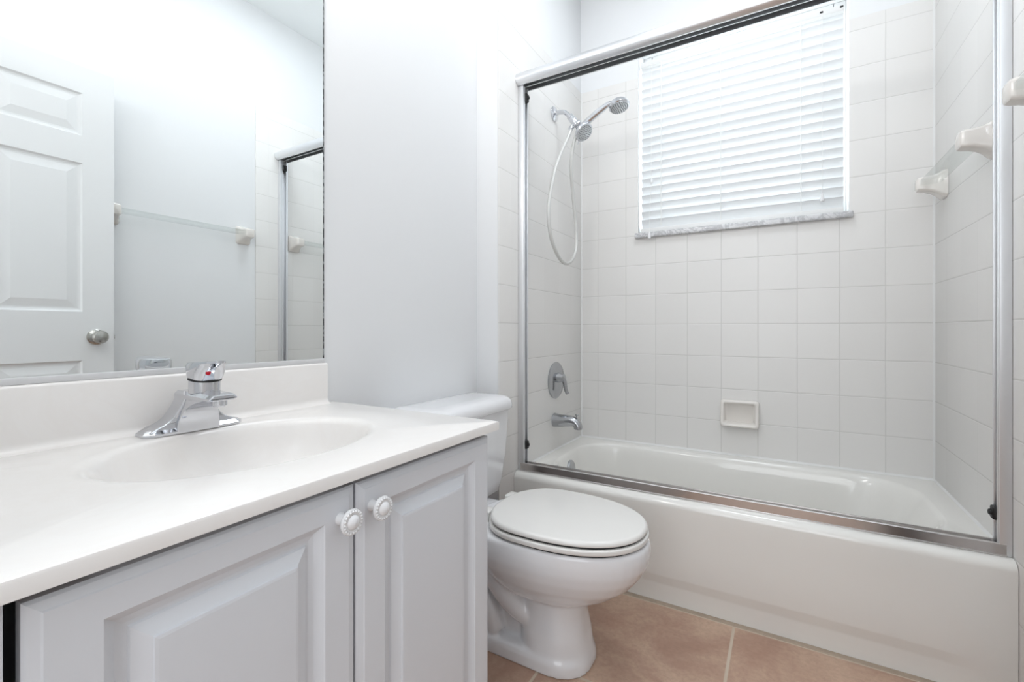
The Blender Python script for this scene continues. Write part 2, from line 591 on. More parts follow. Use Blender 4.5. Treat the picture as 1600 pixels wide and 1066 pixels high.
# header: a large front roll, a smaller roll below and behind
def arc(cy, cz, r, a0, a1, n):
    return [(cy + r * math.cos(math.radians(a0 + (a1 - a0) * k / n)), cz + r * math.sin(math.radians(a0 + (a1 - a0) * k / n))) for k in range(n + 1)]
prof = [(-0.658, 2.048), (-0.664, 2.052), (-0.714, 2.052)] + arc(-0.714, 2.026, 0.026, 90, 245, 16) + [(-0.722, 2.0), (-0.716, 2.0), (-0.714, 2.004)] \
     + [(-0.713, 2.038), (-0.692, 2.038), (-0.691, 2.002), (-0.687, 2.002), (-0.686, 2.038), (-0.664, 2.038), (-0.663, 1.998), (-0.658, 1.998)]
loft(b, [[(x, y, z) for y, z in prof] for x in (0.0005, W - 0.0005)])
obj('header', b, 'alu', fr, angle=30)
def jamb(s):
    bb = bm_new()
    x = lambda d: d if s > 0 else W - d
    def bx(d0, d1, y0, y1, z0, z1, bev=0.0015):
        box(bb, min(x(d0), x(d1)), max(x(d0), x(d1)), y0, y1, z0, z1, bev)
    z0, z1 = RIM + 0.001, 2.0
    bx(0.0005, 0.010, -0.7078, -0.655, z0, z1)
    bx(0.0102, 0.027, -0.7076, -0.700, z0, z1)
    bx(0.0102, 0.027, -0.680, -0.672, z0, z1)
    bx(0.0005, 0.026, -0.716, -0.708, z0, z1, 0.003)
    return obj('jamb', bb, 'alu_satin', fr)
jl, jr = jamb(1), jamb(-1)
b = bm_new()
tp = [(-0.7195, RIM + 0.0005), (-0.7195, RIM + 0.004), (-0.7165, RIM + 0.0055), (-0.7160, RIM + 0.031), (-0.714, RIM + 0.033), (-0.709, RIM + 0.033), (-0.704, RIM + 0.022),
      (-0.690, RIM + 0.022), (-0.688, RIM + 0.034), (-0.684, RIM + 0.034), (-0.682, RIM + 0.018), (-0.668, RIM + 0.016), (-0.660, RIM + 0.0005)]
loft(b, [[(x, y, z) for y, z in tp] for x in (0.012, W - 0.012)])
obj('bottom_track', b, 'alu_track', fr, angle=25, label='dark reflecting bottom track')
for s, z, p in ((1, 1.955, jl), (1, 0.475, jl), (-1, 0.475, jr), (-1, 1.955, jr)):
    b = bm_new()
    x0, x1 = (0.010, 0.034) if s > 0 else (W - 0.034, W - 0.010)
    box(b, x0, x1, -0.7, -0.676, z - 0.018, z + 0.018, 0.005, 3)
    xe = x1 if s > 0 else x0
    lathe(b, [(0.008, 0), (0.008, 0.004), (0.005, 0.006)], (xe, -0.688, z), (s, 0, 0), 14)
    obj('bumper', b, 'rubber', fr, label='black rubber bumper')

# ------------------------------------------------------------------ tub and shower fittings
t = thing('shower_valve', 'round chrome shower valve with a curved lever on the tiled wall', 'shower valve', (0, -0.34, 0.715))
b = bm_new()
lathe(b, [(0.090, 0.0005), (0.090, 0.004), (0.084, 0.009), (0.050, 0.013), (0.030, 0.014), (0.0, 0.014)], (0, -0.34, 0.715), (1, 0, 0), 56)
obj('escutcheon', b, 'chrome_dull', t)
b = bm_new()
lathe(b, [(0.026, 0.010), (0.024, 0.022), (0.021, 0.036), (0.020, 0.046), (0.012, 0.052), (0, 0.053)], (0, -0.34, 0.728), (1, 0, 0), 28)
tube(b, catmull([(0.026, -0.34, 0.736), (0.040, -0.340, 0.728), (0.050, -0.339, 0.702), (0.054, -0.336, 0.672), (0.062, -0.333, 0.650)], 6),
     [0.017, 0.0165, 0.016, 0.015, 0.0145, 0.014, 0.0135, 0.013, 0.0125, 0.012, 0.0115, 0.011, 0.0105, 0.010, 0.0098, 0.0096, 0.0094, 0.0093,
      0.0092, 0.0091, 0.009, 0.009, 0.009, 0.009, 0.0085], 16)
obj('lever_handle', b, 'chrome_dull', t)

t = thing('tub_spout', 'chrome tub spout with diverter knob below the shower valve', 'tub spout', (0, -0.355, 0.521))
b = bm_new()
path = catmull([(0.0005, -0.355, 0.521), (0.03, -0.355, 0.521), (0.075, -0.355, 0.524), (0.105, -0.355, 0.522), (0.122, -0.355, 0.508), (0.126, -0.355, 0.492)], 6)
rr = []
for i in range(len(path)):
    f = i / (len(path) - 1)
    rr.append(0.034 - 0.0135 * min(1.0, f * 1.25))
tube(b, path, rr, 24)
lathe(b, [(0.0185, 0), (0.018, 0.006), (0.013, 0.006), (0.013, 0.002)], (0.126, -0.355, 0.494), (0, 0, -1), 22)
obj('spout_body', b, 'chrome_dull', t, angle=50)
b = bm_new()
lathe(b, [(0.004, 0), (0.004, 0.014), (0.009, 0.016), (0.0095, 0.021), (0.005, 0.024), (0, 0.024)], (0.117, -0.355, 0.536), (0.1, 0, 1), 16)
obj('diverter_knob', b, 'chrome_dull', t)

# fixed shower head on its arm
SY = -0.36
t = thing('fixed_shower', 'chrome fixed shower head on the bent wall arm', 'shower head', (0, SY, 2.02))
b = bm_new()
lathe(b, [(0.036, 0.0005), (0.036, 0.004), (0.030, 0.010), (0.014, 0.014), (0.0, 0.014)], (0, SY, 2.025), (1, 0, 0), 36)
obj('escutcheon', b, 'chrome', t)
b = bm_new()
tube(b, catmull([(0.004, SY, 2.025), (0.03, SY, 2.027), (0.058, SY, 2.020), (0.082, SY, 1.998), (0.097, SY, 1.978)], 6), 0.0105, 16)
obj('shower_arm', b, 'chrome', t)
b = bm_new()
lathe(b, [(0.013, 0), (0.016, 0.002), (0.016, 0.016), (0.013, 0.018)], (0.084, SY, 1.996), (0.62, 0, -0.78), 20)
lathe(b, [(0.012, 0), (0.017, 0.004), (0.018, 0.02), (0.016, 0.040), (0.012, 0.048)], (0.094, SY, 1.984), (0.55, 0, -0.83), 24)
lathe(b, [(0.011, 0), (0.014, 0.006), (0.014, 0.03), (0.010, 0.036)], (0.104, SY, 1.960), (0.9, 0, -0.30), 20)
lathe(b, [(0.010, 0), (0.012, 0.006), (0.012, 0.026), (0.010, 0.03)], (0.104, SY, 1.950), (-0.55, 0, -0.75), 18)
obj('diverter', b, 'chrome', t)
HD = Vector((0.62, -0.22, -0.62)).normalized()
hc = Vector((0.158, SY - 0.004, 1.902))
b = bm_new()
lathe(b, [(0.010, -0.058), (0.013, -0.045), (0.012, -0.036), (0.022, -0.026), (0.040, -0.012), (0.046, -0.002), (0.046, 0.004), (0.042, 0.008)], hc, HD, 40)
obj('spray_head', b, 'chrome', t, angle=45)
b = bm_new()
lathe(b, [(0.040, 0.0075), (0.040, 0.0092), (0.013, 0.0105), (0.0, 0.0105)], hc, HD, 36)
sf = obj('spray_face', b, 'spray', t, label='silver spray face')
b = bm_new()
d_, u_, w_ = frame_from(HD)
for ring_r, cnt in ((0.034, 22), (0.026, 16), (0.018, 10), (0.009, 6)):
    for k in range(cnt):
        a = 2 * math.pi * k / cnt
        lathe(b, [(0.0022, 0.009), (0.0016, 0.0135)], hc + (u_ * math.cos(a) + w_ * math.sin(a)) * ring_r, HD, 6)
obj('nozzles', b, 'nozzle', sf, label='dark grey nozzles', flat=True)
b = bm_new()
e_ = (Vector((0, 0, -1)) - HD * Vector((0, 0, -1)).dot(HD)).normalized()
tube(b, [hc + e_ * 0.040, hc + e_ * 0.062 + HD * 0.004], 0.0034, 10)
obj('spray_lever', b, 'chrome', t)

# hand shower with its hose
t = thing('hand_shower', 'chrome hand shower resting in the diverter with looping hose', 'hand shower', (0.14, SY, 1.93))
b = bm_new()
hp = catmull([(0.128, SY + 0.006, 1.918), (0.150, SY + 0.006, 1.938), (0.20, SY + 0.006, 1.968), (0.25, SY + 0.004, 1.994), (0.285, SY, 2.006), (0.318, SY, 2.004)], 6)
rad = [0.0105 + 0.005 * math.sin(math.pi * min(1, i / (len(hp) - 1) * 1.2)) for i in range(len(hp))]
tube(b, hp, rad, 18)
obj('handle', b, 'chrome', t)
HD2 = Vector((0.24, -0.12, -1.0)).normalized()
hc2 = Vector((0.328, SY, 1.984))
b = bm_new()
lathe(b, [(0.006, -0.036), (0.022, -0.032), (0.038, -0.020), (0.046, -0.006), (0.047, 0.002), (0.043, 0.007)], hc2, HD2, 40)
obj('spray_head', b, 'chrome', t, angle=45)
b = bm_new()
lathe(b, [(0.042, 0.0065), (0.042, 0.0085), (0.013, 0.010), (0.0, 0.010)], hc2, HD2, 36)
sf = obj('spray_face', b, 'spray', t, label='silver spray face')
b = bm_new()
d_, u_, w_ = frame_from(HD2)
for ring_r, cnt in ((0.036, 22), (0.027, 16), (0.018, 10), (0.009, 6)):
    for k in range(cnt):
        a = 2 * math.pi * k / cnt
        lathe(b, [(0.0022, 0.0085), (0.0016, 0.013)], hc2 + (u_ * math.cos(a) + w_ * math.sin(a)) * ring_r, HD2, 6)
obj('nozzles', b, 'nozzle', sf, label='dark grey nozzles', flat=True)
b = bm_new()
hose = catmull([(0.092, SY, 1.930), (0.085, -0.385, 1.880), (0.075, -0.435, 1.80), (0.07, -0.49, 1.71), (0.07, -0.544, 1.584), (0.07, -0.564, 1.479),
                (0.07, -0.531, 1.371), (0.07, -0.441, 1.298), (0.07, -0.351, 1.287), (0.07, -0.272, 1.334), (0.07, -0.242, 1.404),
                (0.07, -0.255, 1.514), (0.075, -0.300, 1.646), (0.085, -0.345, 1.757), (0.105, -0.360, 1.860), (0.124, SY + 0.006, 1.912)], 10)
tube(b, hose, 0.0085, 12)
obj('hose', b, 'hose', t, label='ribbed grey hose')

# soap dish on the back wall
b = bm_new()
def rect_xz(x0, x1, z0, z1, r, y, n=5):
    return [Vector((p.x, y, p.y)) for p in rrect((x0 + x1) / 2, (z0 + z1) / 2, (x1 - x0) / 2, (z1 - z0) / 2, r, 0, n)]
sx0, sx1, sz0, sz1 = 0.714, 0.876, 0.511, 0.634
def tilt_ring(ring, amt):
    # the lower lip stands further out than the top
    return [Vector((p.x, p.y - amt * (sz1 - p.z) / (sz1 - sz0), p.z)) for p in ring]
rg = [rect_xz(sx0, sx1, sz0, sz1, 0.012, -0.0005),
      tilt_ring(rect_xz(sx0, sx1, sz0, sz1, 0.013, -0.016), 0.026),
      tilt_ring(rect_xz(sx0 + .003, sx1 - .003, sz0 + .003, sz1 - .003, 0.013, -0.0215), 0.026),
      tilt_ring(rect_xz(sx0 + .008, sx1 - .008, sz0 + .008, sz1 - .008, 0.012, -0.0235), 0.026),
      tilt_ring(rect_xz(sx0 + .013, sx1 - .013, sz0 + .012, sz1 - .013, 0.011, -0.0215), 0.026),
      tilt_ring(rect_xz(sx0 + .017, sx1 - .017, sz0 + .016, sz1 - .017, 0.010, -0.015), 0.024),
      rect_xz(sx0 + .024, sx1 - .024, sz0 + .020, sz1 - .024, 0.010, -0.007)]
loft(b, rg)
tag(obj('soap_dish', b, 'bone', angle=60), 'bone ceramic soap dish set in the tiled wall above the tub', 'soap dish')

# ------------------------------------------------------------------ towel bars on the right wall
def towel_bar(y0, y1, wallx, label):
    z0 = 1.503
    t = thing('towel_bar', label, 'towel bar', (wallx, (y0 + y1) / 2, z0), 'clear bars in ceramic brackets')
    for y in (y0, y1):
        b = bm_new()
        secs = [(0.0005, 0.000, 0.051, 0.040), (0.008, 0.000, 0.050, 0.039), (0.014, 0.001, 0.046, 0.036), (0.024, 0.003, 0.038, 0.031),
                (0.038, 0.005, 0.031, 0.027), (0.055, 0.007, 0.027, 0.0255), (0.072, 0.008, 0.0255, 0.025), (0.080, 0.008, 0.023, 0.0225), (0.083, 0.008, 0.018, 0.018)]
        rings = []
        for d, dz, hz, hy in secs:
            ring = rrect(0, 0, hy, hz, min(hy, hz) * 0.38, 0, 6)
            rings.append([Vector((wallx - d, y + p.x, z0 + dz + p.y)) for p in ring])
        loft(b, rings)
        obj('bracket', b, 'bone', t, angle=40)
    b = bm_new()
    bx, bz = wallx - 0.047, z0 + 0.010
    ring = rrect(0, 0, 0.029, 0.0090, 0.002, 0, 4)
    loft(b, [[Vector((bx + p.x, y, bz + p.y)) for p in ring] for y in (y0 + 0.012, y1 - 0.012)])
    obj('bar', b, 'acrylic', t, label='clear acrylic bar')
    return t
towel_bar(-0.612, -0.135, W, 'flat clear towel bar on the tiled wall inside the tub alcove')
towel_bar(-1.535, -0.925, W + 0.006, 'flat clear towel bar on the painted wall outside the tub frame')

# ------------------------------------------------------------------ toilet
TY = -1.155
toi = thing('toilet', 'white two-piece toilet with closed lid between vanity and tub', 'toilet', (0.2, TY, 0))

def egg(x_back, x_front, half, z, xw=0.42, backw=0.7, n=48, pw=2.2):
    """egg outline: nose towards +x, squarer at the back"""
    out = []
    xc = x_back + (x_front - x_back) * xw
    for k in range(n):
        a = 2 * math.pi * k / n
        c, s = math.cos(a), math.sin(a)
        if c >= 0:
            x = xc + (x_front - xc) * (abs(c) ** (2 / pw))
            y = half * math.copysign(abs(s) ** (2 / pw), s)
        else:
            p2 = 2.0 + 1.6 * backw
            x = xc - (xc - x_back) * (abs(c) ** (2 / p2))
            y = half * math.copysign(abs(s) ** (2 / p2), s)
            y *= 1 - 0.26 * (abs(c) ** 2.5)
        out.append(Vector((x, TY + y, z)))
    return out

b = bm_new()
# bowl
rings = [egg(0.12, 0.652, 0.178, 0.384), egg(0.115, 0.658, 0.184, 0.376), egg(0.115, 0.659, 0.186, 0.350), egg(0.12, 0.655, 0.184, 0.325),
         egg(0.135, 0.640, 0.176, 0.296), egg(0.16, 0.612, 0.160, 0.262), egg(0.19, 0.572, 0.138, 0.230), egg(0.22, 0.53, 0.115, 0.205),
         egg(0.25, 0.49, 0.09, 0.19)]
loft(b, rings)
# front column of the pedestal
rings = []
for z, x0, x1, h in ((0.24, 0.285, 0.472, 0.085), (0.19, 0.285, 0.472, 0.083), (0.14, 0.285, 0.474, 0.086), (0.09, 0.285, 0.482, 0.094), (0.05, 0.28, 0.492, 0.098),
                     (0.02, 0.275, 0.499, 0.104), (0.0, 0.275, 0.500, 0.105)):
    rings.append(rrect((x0 + x1) / 2, TY, (x1 - x0) / 2, h, 0.075 if z > 0.06 else 0.09, z, 8))
loft(b, rings)
# foot
rings = []
for z, g in ((0.0, 0.0), (0.03, 0.0), (0.042, 0.004), (0.048, 0.014)):
    rings.append(rrect(0.242, TY, 0.25 - g, 0.105 - g, 0.08, z, 8))
loft(b, rings)
# rear body and deck under the tank
rings = []
for z, h in ((0.02, 0.062), (0.12, 0.055), (0.22, 0.06), (0.30, 0.085), (0.34, 0.115), (0.362, 0.120), (0.368, 0.112)):
    rings.append(rrect(0.12, TY, 0.20, h, 0.05, z, 8))
loft(b, rings)
# trapway bulges on both flanks
for s in (-1, 1):
    pts = catmull([(0.10, TY + s * 0.045, 0.33), (0.17, TY + s * 0.060, 0.27), (0.235, TY + s * 0.066, 0.195), (0.285, TY + s * 0.060, 0.145), (0.33, TY + s * 0.05, 0.12)], 6)
    tube(b, pts, [0.050, 0.036], 16)
    pts = catmull([(0.02, TY + s * 0.04, 0.05), (0.06, TY + s * 0.05, 0.12), (0.12, TY + s * 0.058, 0.15), (0.18, TY + s * 0.062, 0.12), (0.215, TY + s * 0.062, 0.05)], 6)
    tube(b, pts, [0.040, 0.034], 16)
bowl = obj('bowl', b, 'toilet', toi)
rm = bowl.modifiers.new('remesh', 'REMESH'); rm.mode = 'VOXEL'; rm.voxel_size = 0.0042; rm.use_smooth_shade = True
sm = bowl.modifiers.new('smooth', 'SMOOTH'); sm.factor = 0.6; sm.iterations = 9

def slab(bm, outline, z0, z1, edge, top_edge=None):
    te = top_edge if top_edge is not None else edge
    cx = sum(p.x for p in outline(0)) / len(outline(0))
    seq = []
    for k in range(5):
        a = math.radians(90 * k / 4)
        seq.append((edge * (1 - math.sin(a)), z0 + edge * (1 - math.cos(a))))
    for k in range(6):
        a = math.radians(90 * k / 5)
        seq.append((te * (1 - math.cos(a)), z1 - te * (1 - math.sin(a))))
    rings = []
    for g, z in seq:
        rings.append([Vector((p.x, p.y, z)) for p in outline(g)])
    loft(bm, rings)

b = bm_new()
slab(b, lambda g: egg(0.190 + g, 0.654 - g, 0.184 - g, 0), 0.3890, 0.4045, 0.005, 0.005)
obj('seat_ring', b, 'seat', toi, angle=60)
b = bm_new()
slab(b, lambda g: egg(0.195 + g, 0.650 - g, 0.180 - g, 0, n=64), 0.4100, 0.4250, 0.004, 0.0105)
obj('seat_lid', b, 'seat', toi, angle=60)
b = bm_new()  # black filler: shade between bowl, seat and lid put in as colour
loft(b, [egg(0.21, 0.643, 0.173, 0.383), egg(0.21, 0.643, 0.173, 0.411)])
obj('lid_gap_shade', b, 'gap', toi, label='painted shade in the gap under seat and lid')
for s in (-1, 1):
    b = bm_new()
    box(b, 0.168, 0.205, TY + s * 0.075 - 0.022, TY + s * 0.075 + 0.022, 0.368, 0.415, 0.006, 3)
    obj('seat_hinge', b, 'seat', toi)
b = bm_new()
# tank tapering towards the bottom, slightly bowed front
def tankring(x1, half, z, bow=0.018, x0=XM + 0.012, n=40, r=0.03):
    base = rrect((x0 + x1) / 2, TY, (x1 - x0) / 2, half, r, z, 8)
    out = []
    for p in base:
        if p.x > (x0 + x1) / 2:
            f = 1 - ((p.y - TY) / half) ** 2
            p = Vector((p.x + bow * f * (p.x - x0) / (x1 - x0), p.y, p.z))
        out.append(p)
    return out
rings = [tankring(0.060, 0.180, 0.372, r=0.05), tankring(0.074, 0.198, 0.385, r=0.05), tankring(0.080, 0.206, 0.42, r=0.045), tankring(0.086, 0.215, 0.52),
         tankring(0.090, 0.222, 0.62), tankring(0.092, 0.224, 0.675)]
loft(b, rings)
obj('tank', b, 'toilet', toi, angle=50)
b = bm_new()
seq = [(0.004, 0.676), (0.0, 0.680), (0.0, 0.694), (0.002, 0.704), (0.007, 0.713), (0.016, 0.720), (0.03, 0.724), (0.06, 0.7255)]
rings = [tankring(0.108 - g, 0.240 - g, z, r=max(0.02, 0.055 - g * 0.5), x0=XM + 0.003 + g, bow=0.02) for g, z in seq]
loft(b, rings)
obj('tank_lid', b, 'toilet', toi, angle=60)
b = bm_new()
lathe(b, [(0.013, 0), (0.013, 0.006), (0.008, 0.012)], (0.090, TY - 0.165, 0.628), (1, 0, 0), 18)
tube(b, [(0.102, TY - 0.165, 0.628), (0.106, TY - 0.14, 0.622), (0.106, TY - 0.10, 0.615)], 0.006, 10)
obj('flush_lever', b, 'chrome', toi, label='chrome flush lever')
for s in (-1, 1):
    b = bm_new()
    lathe(b, [(0.014, 0.0), (0.013, 0.008), (0.008, 0.014), (0.0, 0.016)], (0.18, TY + s * 0.092, 0.044), (0, 0, 1), 18)
    obj('bolt_cap', b, 'toilet', toi)

# ------------------------------------------------------------------ vanity cabinet
CT = 0.769            # counter top height
CF = 0.440            # counter front
CE = -1.567           # right end of the counter
van = thing('vanity_cabinet', 'white vanity cabinet with raised panel doors under the counter', 'cabinet', (0.15, -2.0, 0))
b = bm_new()
ctop = CT - 0.019
box(b, XM + 0.001, 0.388, -1.604, -1.588, 0.0, ctop)
box(b, XM + 0.001, 0.388, YF + 0.001, YF + 0.017, 0.0, ctop)
box(b, XM + 0.001, XM + 0.009, YF + 0.017, -1.604, 0.09, ctop)
box(b, XM + 0.009, 0.388, YF + 0.017, -1.604, 0.09, 0.106)
box(b, 0.325, 0.34, YF + 0.017, -1.604, 0.0, 0.09)
for ya, yb in ((-1.625, -1.588), (-1.958, -1.923), (-2.272, -2.24), (YF + 0.001, YF + 0.04)):
    box(b, 0.388, 0.406, ya, yb, 0.09, ctop, 0.001)
box(b, 0.388, 0.406, -2.272, -1.588, ctop - 0.04, ctop)
box(b, 0.388, 0.406, -2.272, -1.588, 0.09, 0.13)
obj('body', b, 'laminate', van)
def panel_door(y0, y1, z0, z1, x, th, stile=0.053, rail=0.040):
    bb = bm_new()
    def rect(iy, iz, d):
        return [(x + d, y0 + iy, z0 + iz), (x + d, y1 - iy, z0 + iz), (x + d, y1 - iy, z1 - iz), (x + d, y0 + iy, z1 - iz)]
    seq = [(0, 0, 0), (0, 0, th - 0.006), (0.003, 0.003, th - 0.0035), (0.011, 0.011, th - 0.0012), (0.0125, 0.0125, th)]
    for g, d in ((0.0, 0.0), (0.0015, -0.002), (0.003, -0.003), (0.011, -0.0105), (0.018, -0.0125), (0.022, -0.0125), (0.0235, -0.010), (0.040, -0.003), (0.0405, -0.0006), (0.044, 0.0)):
        seq.append((stile + g, rail + g, th + d))
    loft(bb, [rect(*s) for s in seq])
    return bb
DZ0, DZ1 = 0.105, 0.738
DX = 0.4065
dth = 0.019
lab = ['right vanity door with knob at its left', 'left vanity door with knob at its right']
for k, (y0, y1, ky) in enumerate(((-1.9385, -1.583, -1.912), (-2.2885, -1.9425, -1.970))):
    d = obj('door', panel_door(y0, y1, DZ0, DZ1, DX, dth), 'laminate', van, flat=True)
    b = bm_new()
    kx, kz = DX + dth, 0.6975
    lathe(b, [(0.009, 0.0), (0.0085, 0.003), (0.0065, 0.009), (0.007, 0.014), (0.012, 0.018), (0.0178, 0.021), (0.0185, 0.0235), (0.0175, 0.0262), (0.0115, 0.0275),
              (0.0105, 0.0268), (0.0095, 0.0285), (0.006, 0.0312), (0.0, 0.032)], (kx, ky, kz), (1, 0, 0), 40)
    for i in range(20):
        a = 2 * math.pi * i / 20
        b2 = bmesh.new()
        bmesh.ops.create_icosphere(b2, subdivisions=1, radius=0.0023)
        b2.transform(Matrix.Translation((kx + 0.0266, ky + 0.0148 * math.cos(a), kz + 0.0148 * math.sin(a))))
        merge(b, b2)
    obj('knob', b, 'knob', d, label='white scalloped ceramic knob', angle=50)
# filler past the gap at the left end
b = bm_new(); box(b, 0.388, DX + dth, YF + 0.001, -2.2995, 0.09, ctop - 0.0005, 0.001); obj('filler_panel', b, 'laminate', van)

# ------------------------------------------------------------------ vanity top with integral basin
top = thing('sink_counter', 'off-white cultured marble counter with oval basin and backsplash', 'countertop', (0.153, -1.939, CT))
bcx, bcy, bax, bay = 0.153, -1.939, 0.168, 0.225
x0, x1, y0, y1 = XM + 0.001, CF, YF + 0.001, CE
corner = [math.atan2(yy - bcy, xx - bcx) % (2 * math.pi) for xx in (x0, x1) for yy in (y0, y1)]
angs = sorted(set([round(2 * math.pi * k / 112, 6) for k in range(112)] + corner))
def rect_pt(a, g, z):
    c, s = math.cos(a), math.sin(a)
    best = 1e9
    for (lim, comp, cc) in ((x1 - g, c, bcx), (x0 + (0 if g < 0 else g), c, bcx), (y1 - g, s, bcy), (y0, s, bcy)):
        if abs(comp) > 1e-9:
            tt = (lim - cc) / comp
            if tt > 1e-9:
                best = min(best, tt)
    return Vector((bcx + c * best, bcy + s * best, z))
def ell(a, f, z, dx=0.0):
    c, s = math.cos(a), math.sin(a)
    r = 1.0 / math.sqrt((c / bax) ** 2 + (s / bay) ** 2)
    return Vector((bcx + dx + c * r * f, bcy + s * r * f, z))
rings = [[rect_pt(a, 0.0, CT - 0.0185) for a in angs], [rect_pt(a, 0.0, CT - 0.004) for a in angs], [rect_pt(a, 0.0012, CT - 0.0012) for a in angs],
         [rect_pt(a, 0.004, CT) for a in angs]]
for f, dz in ((1.09, 0.0), (1.05, -0.0006), (1.02, -0.0022), (0.99, -0.0065), (0.965, -0.014), (0.93, -0.030), (0.88, -0.050), (0.80, -0.075), (0.68, -0.098), (0.5, -0.115), (0.3, -0.124), (0.12, -0.128)):
    rings.append([ell(a, f, CT + dz) for a in angs])
b = bm_new()
loft(b, rings, cap0=False, cap1=True)
obj('counter', b, 'cultured', top, angle=40)
b = bm_new()
pf = [(XM + 0.0005, CT - 0.001)]
for k in range(7):
    a = math.radians(90 * k / 6)
    pf.append((XM + 0.020 + 0.016 * (1 - math.sin(a)), CT + 0.016 * (1 - math.cos(a)) - 0.0002))
pf += [(XM + 0.020, 0.872), (XM + 0.0185, 0.8755), (XM + 0.015, 0.877), (XM + 0.0005, 0.877)]
loft(b, [[(x, y, z) for x, z in pf] for y in (YF + 0.001, -1.596, )])
obj('backsplash', b, 'cultured', top, angle=50)
b = bm_new()
lathe(b, [(0.026, 0.0), (0.026, 0.003), (0.020, 0.004), (0.018, 0.0), (0.0, 0.001)], (bcx, bcy, CT - 0.1275), (0, 0, 1), 28)
obj('drain', b, 'chrome', top, label='chrome basin drain')

# ------------------------------------------------------------------ basin faucet
FY = -1.945
fa = thing('faucet', 'chrome single-lever faucet with a red dot behind the basin', 'faucet', (-0.047, FY, CT))
b = bm_new()
# base wings with clipped ends
def wing(z, hy, hx, clip, cx=-0.046):
    return [Vector((cx + sx * (hx - (clip if e else 0)), FY + sy * (hy - (0 if e else clip)), z)) for sx, sy, e in
            ((1, 1, 0), (1, 1, 1), (-1, 1, 1), (-1, 1, 0), (-1, -1, 0), (-1, -1, 1), (1, -1, 1), (1, -1, 0))]
loft(b, [wing(CT + 0.0005, 0.088, 0.029, 0.013), wing(CT + 0.005, 0.088, 0.029, 0.013), wing(CT + 0.011, 0.082, 0.024, 0.012), wing(CT + 0.017, 0.062, 0.023, 0.010)])
# body sweeping up and forward into the spout
rings = []
for z, hy, xb, xf in ((0.001, 0.0385, -0.072, -0.0165), (0.012, 0.0385, -0.072, -0.0165), (0.022, 0.0375, -0.071, -0.016), (0.034, 0.0335, -0.068, -0.013),
                      (0.045, 0.030, -0.064, -0.006), (0.054, 0.0275, -0.060, 0.008), (0.061, 0.0262, -0.056, 0.030), (0.066, 0.0255, -0.052, 0.050)):
    rings.append(rrect((xb + xf) / 2, FY, (xf - xb) / 2, hy, 0.003, CT + z, 3))
loft(b, rings)
# flared skirt between wings and body
rings = []
for z, hy, xb, xf in ((0.008, 0.080, -0.070, -0.022), (0.0145, 0.070, -0.069, -0.0225), (0.018, 0.060, -0.068, -0.023), (0.023, 0.051, -0.067, -0.023), (0.030, 0.0435, -0.066, -0.023),
                      (0.039, 0.0375, -0.065, -0.022), (0.049, 0.0325, -0.062, -0.020), (0.060, 0.0285, -0.059, -0.016), (0.070, 0.0265, -0.057, -0.012)):
    rings.append(rrect((xb + xf) / 2, FY, (xf - xb) / 2, hy, 0.004, CT + z, 3))
loft(b, rings)
obj('base', b, 'chrome', fa, angle=25)
b = bm_new()
secs = [(-0.056, 0.062, 0.079, 0.0270), (-0.01, 0.062, 0.079, 0.0275), (0.02, 0.062, 0.0785, 0.0275), (0.045, 0.0635, 0.0775, 0.027), (0.062, 0.0645, 0.0768, 0.0262), (0.070, 0.0652, 0.0762, 0.0245), (0.0715, 0.0668, 0.0748, 0.0225)]
rings = []
for x, zb, zt, h in secs:
    c = 0.006
    rings.append([(x, FY - h, CT + zb + 0.003), (x, FY - h, CT + zt - c), (x, FY - h + c, CT + zt), (x, FY + h - c, CT + zt), (x, FY + h, CT + zt - c), (x, FY + h, CT + zb + 0.003), (x, FY + h - c, CT + zb), (x, FY - h + c, CT + zb)])
loft(b, rings)
obj('spout', b, 'chrome', fa, angle=20)
b = bm_new()
lathe(b, [(0.0125, 0.0), (0.0125, 0.010), (0.0105, 0.012), (0.009, 0.010)], (0.056, FY, CT + 0.066), (0, 0, -1), 22)
obj('aerator', b, 'chrome', fa)
HX = 0.003
b = bm_new()
lathe(b, [(0.0262, 0.0), (0.0264, 0.020), (0.027, 0.026)], (HX - 0.001, FY, CT + 0.077), (0.0, 0, 1), 32)
obj('neck', b, 'chrome', fa)
b = bm_new()
lathe(b, [(0.0262, 0.0), (0.0282, 0.001), (0.0282, 0.0035), (0.026, 0.0045)], (HX, FY, CT + 0.1005), (0.14, 0, 1), 32)
obj('collar', b, 'rubber', fa, label='black ring under the lever')
b = bm_new()
def hring(z, cx, ax, ay, tiltx, nose=0.0, n=48):
    out = []
    for k in range(n):
        a = 2 * math.pi * k / n
        c, s = math.cos(a), math.sin(a)
        x = cx + ax * math.copysign(abs(c) ** 0.8, c) + (nose * max(0, c) ** 2)
        y = FY + ay * math.copysign(abs(s) ** 0.8, s) * (1 - 0.35 * max(0, c) ** 2 * (1 if nose else 0))
        out.append(Vector((HX + x, y, CT + z + tiltx * x)))
    return out
loft(b, [hring(0.1045, 0.0, 0.0265, 0.0265, -0.14), hring(0.109, 0.001, 0.0285, 0.0285, -0.12), hring(0.119, 0.003, 0.0305, 0.0305, -0.04), hring(0.127, 0.004, 0.0315, 0.0305, 0.02, 0.010),
         hring(0.1320, 0.004, 0.0318, 0.0295, 0.05, 0.024), hring(0.1355, 0.003, 0.030, 0.0275, 0.06, 0.027), hring(0.1365, 0.001, 0.024, 0.022, 0.06, 0.026)])
hd = obj('lever_handle', b, 'chrome', fa, angle=40)
b = bm_new()
lathe(b, [(0.0045, 0.0), (0.0045, 0.0012), (0.003, 0.0018), (0, 0.002)], (HX + 0.0322, FY - 0.010, CT + 0.1165), (1, -0.3, 0.0), 16)
obj('hot_mark', b, 'red', hd, label='red dot')

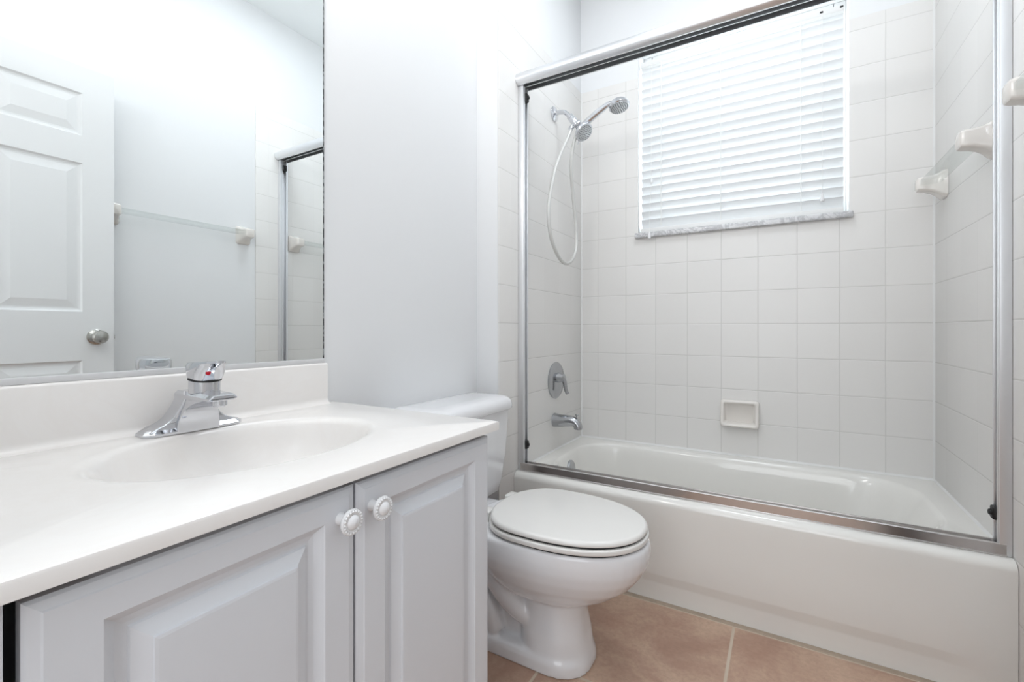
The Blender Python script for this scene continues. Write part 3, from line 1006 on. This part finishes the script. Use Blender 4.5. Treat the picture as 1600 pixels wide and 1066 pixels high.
# ------------------------------------------------------------------ mirror
mi = thing('wall_mirror', 'large frameless wall mirror above the vanity backsplash', 'mirror', (XM, -2.0, 0.88))
b = bm_new(); box(b, XM + 0.0005, XM + 0.005, YF + 0.002, -1.5995, 0.8885, 1.985); obj('mirror_glass', b, 'mirror', mi, flat=True)
b = bm_new(); box(b, XM + 0.0005, XM + 0.0056, -1.5995, -1.5965, 0.884, 1.985); obj('mirror_edge', b, 'mirror_edge', mi, flat=True, label='dark corroded right edge')
b = bm_new()
box(b, XM + 0.0005, XM + 0.0085, YF + 0.002, -1.597, 0.8772, 0.8888, 0.0012)
obj('bottom_channel', b, 'channel', mi, label='aluminium channel')

# ------------------------------------------------------------------ bathroom door, open against the right wall
DXF, DT = 1.325, 0.035
DY0, DY1, DTOP = -2.385, -1.570, 2.055
b = bm_new()
def dbox(y0_, y1_, z0_, z1_):
    box(b, DXF, DXF + DT, y0_, y1_, z0_, z1_)
st, mu = 0.104, 0.10
pw = (DY1 - DY0 - 2 * st - mu) / 2
cols = [(DY0 + st, DY0 + st + pw), (DY1 - st - pw, DY1 - st)]
rows = [(0.24, 0.838), (1.04, 1.655), (1.768, 1.945)]
zs = [0.012, rows[0][0], rows[0][1], rows[1][0], rows[1][1], rows[2][0], rows[2][1], DTOP]
dbox(DY0, DY0 + st, 0.012, DTOP); dbox(DY1 - st, DY1, 0.012, DTOP)
for i in (0, 2, 4, 6):
    dbox(DY0 + st, DY1 - st, zs[i], zs[i + 1])
for r0, r1 in rows:
    dbox(cols[0][1], cols[1][0], r0, r1)
for side in (1, -1):
    for c0, c1 in cols:
        for r0, r1 in rows:
            rg = []
            for g, d in ((0.0, 0.0), (0.006, 0.007), (0.012, 0.009), (0.018, 0.009), (0.046, 0.003), (0.048, 0.0025)):
                xx = DXF + d if side == 1 else DXF + DT - d
                rg.append([(xx, c0 + g, r0 + g), (xx, c1 - g, r0 + g), (xx, c1 - g, r1 - g), (xx, c0 + g, r1 - g)])
            loft(b, rg, cap0=False, cap1=True)
door = struct('door_1', b, 'door', flat=True)
def knob_obj(s, x):
    bb = bm_new()
    lathe(bb, [(0.032, 0.0), (0.032, 0.004), (0.027, 0.008), (0.012, 0.012), (0.011, 0.026), (0.018, 0.032), (0.0265, 0.042), (0.027, 0.050), (0.022, 0.058), (0.010, 0.062), (0.0, 0.0625)], (x, -1.63, 0.935), (s, 0, 0), 32)
    return obj('door_knob', bb, 'nickel', door, label='satin nickel door knob')
knob_obj(-1, DXF); knob_obj(1, DXF + DT)
b = bm_new(); box(b, DXF + 0.006, DXF + DT - 0.006, DY1 - 0.001, DY1 + 0.0015, 0.907, 0.963); box(b, DXF + 0.012, DXF + DT - 0.012, DY1, DY1 + 0.008, 0.926, 0.944, 0.002)
obj('latch', b, 'nickel', door)
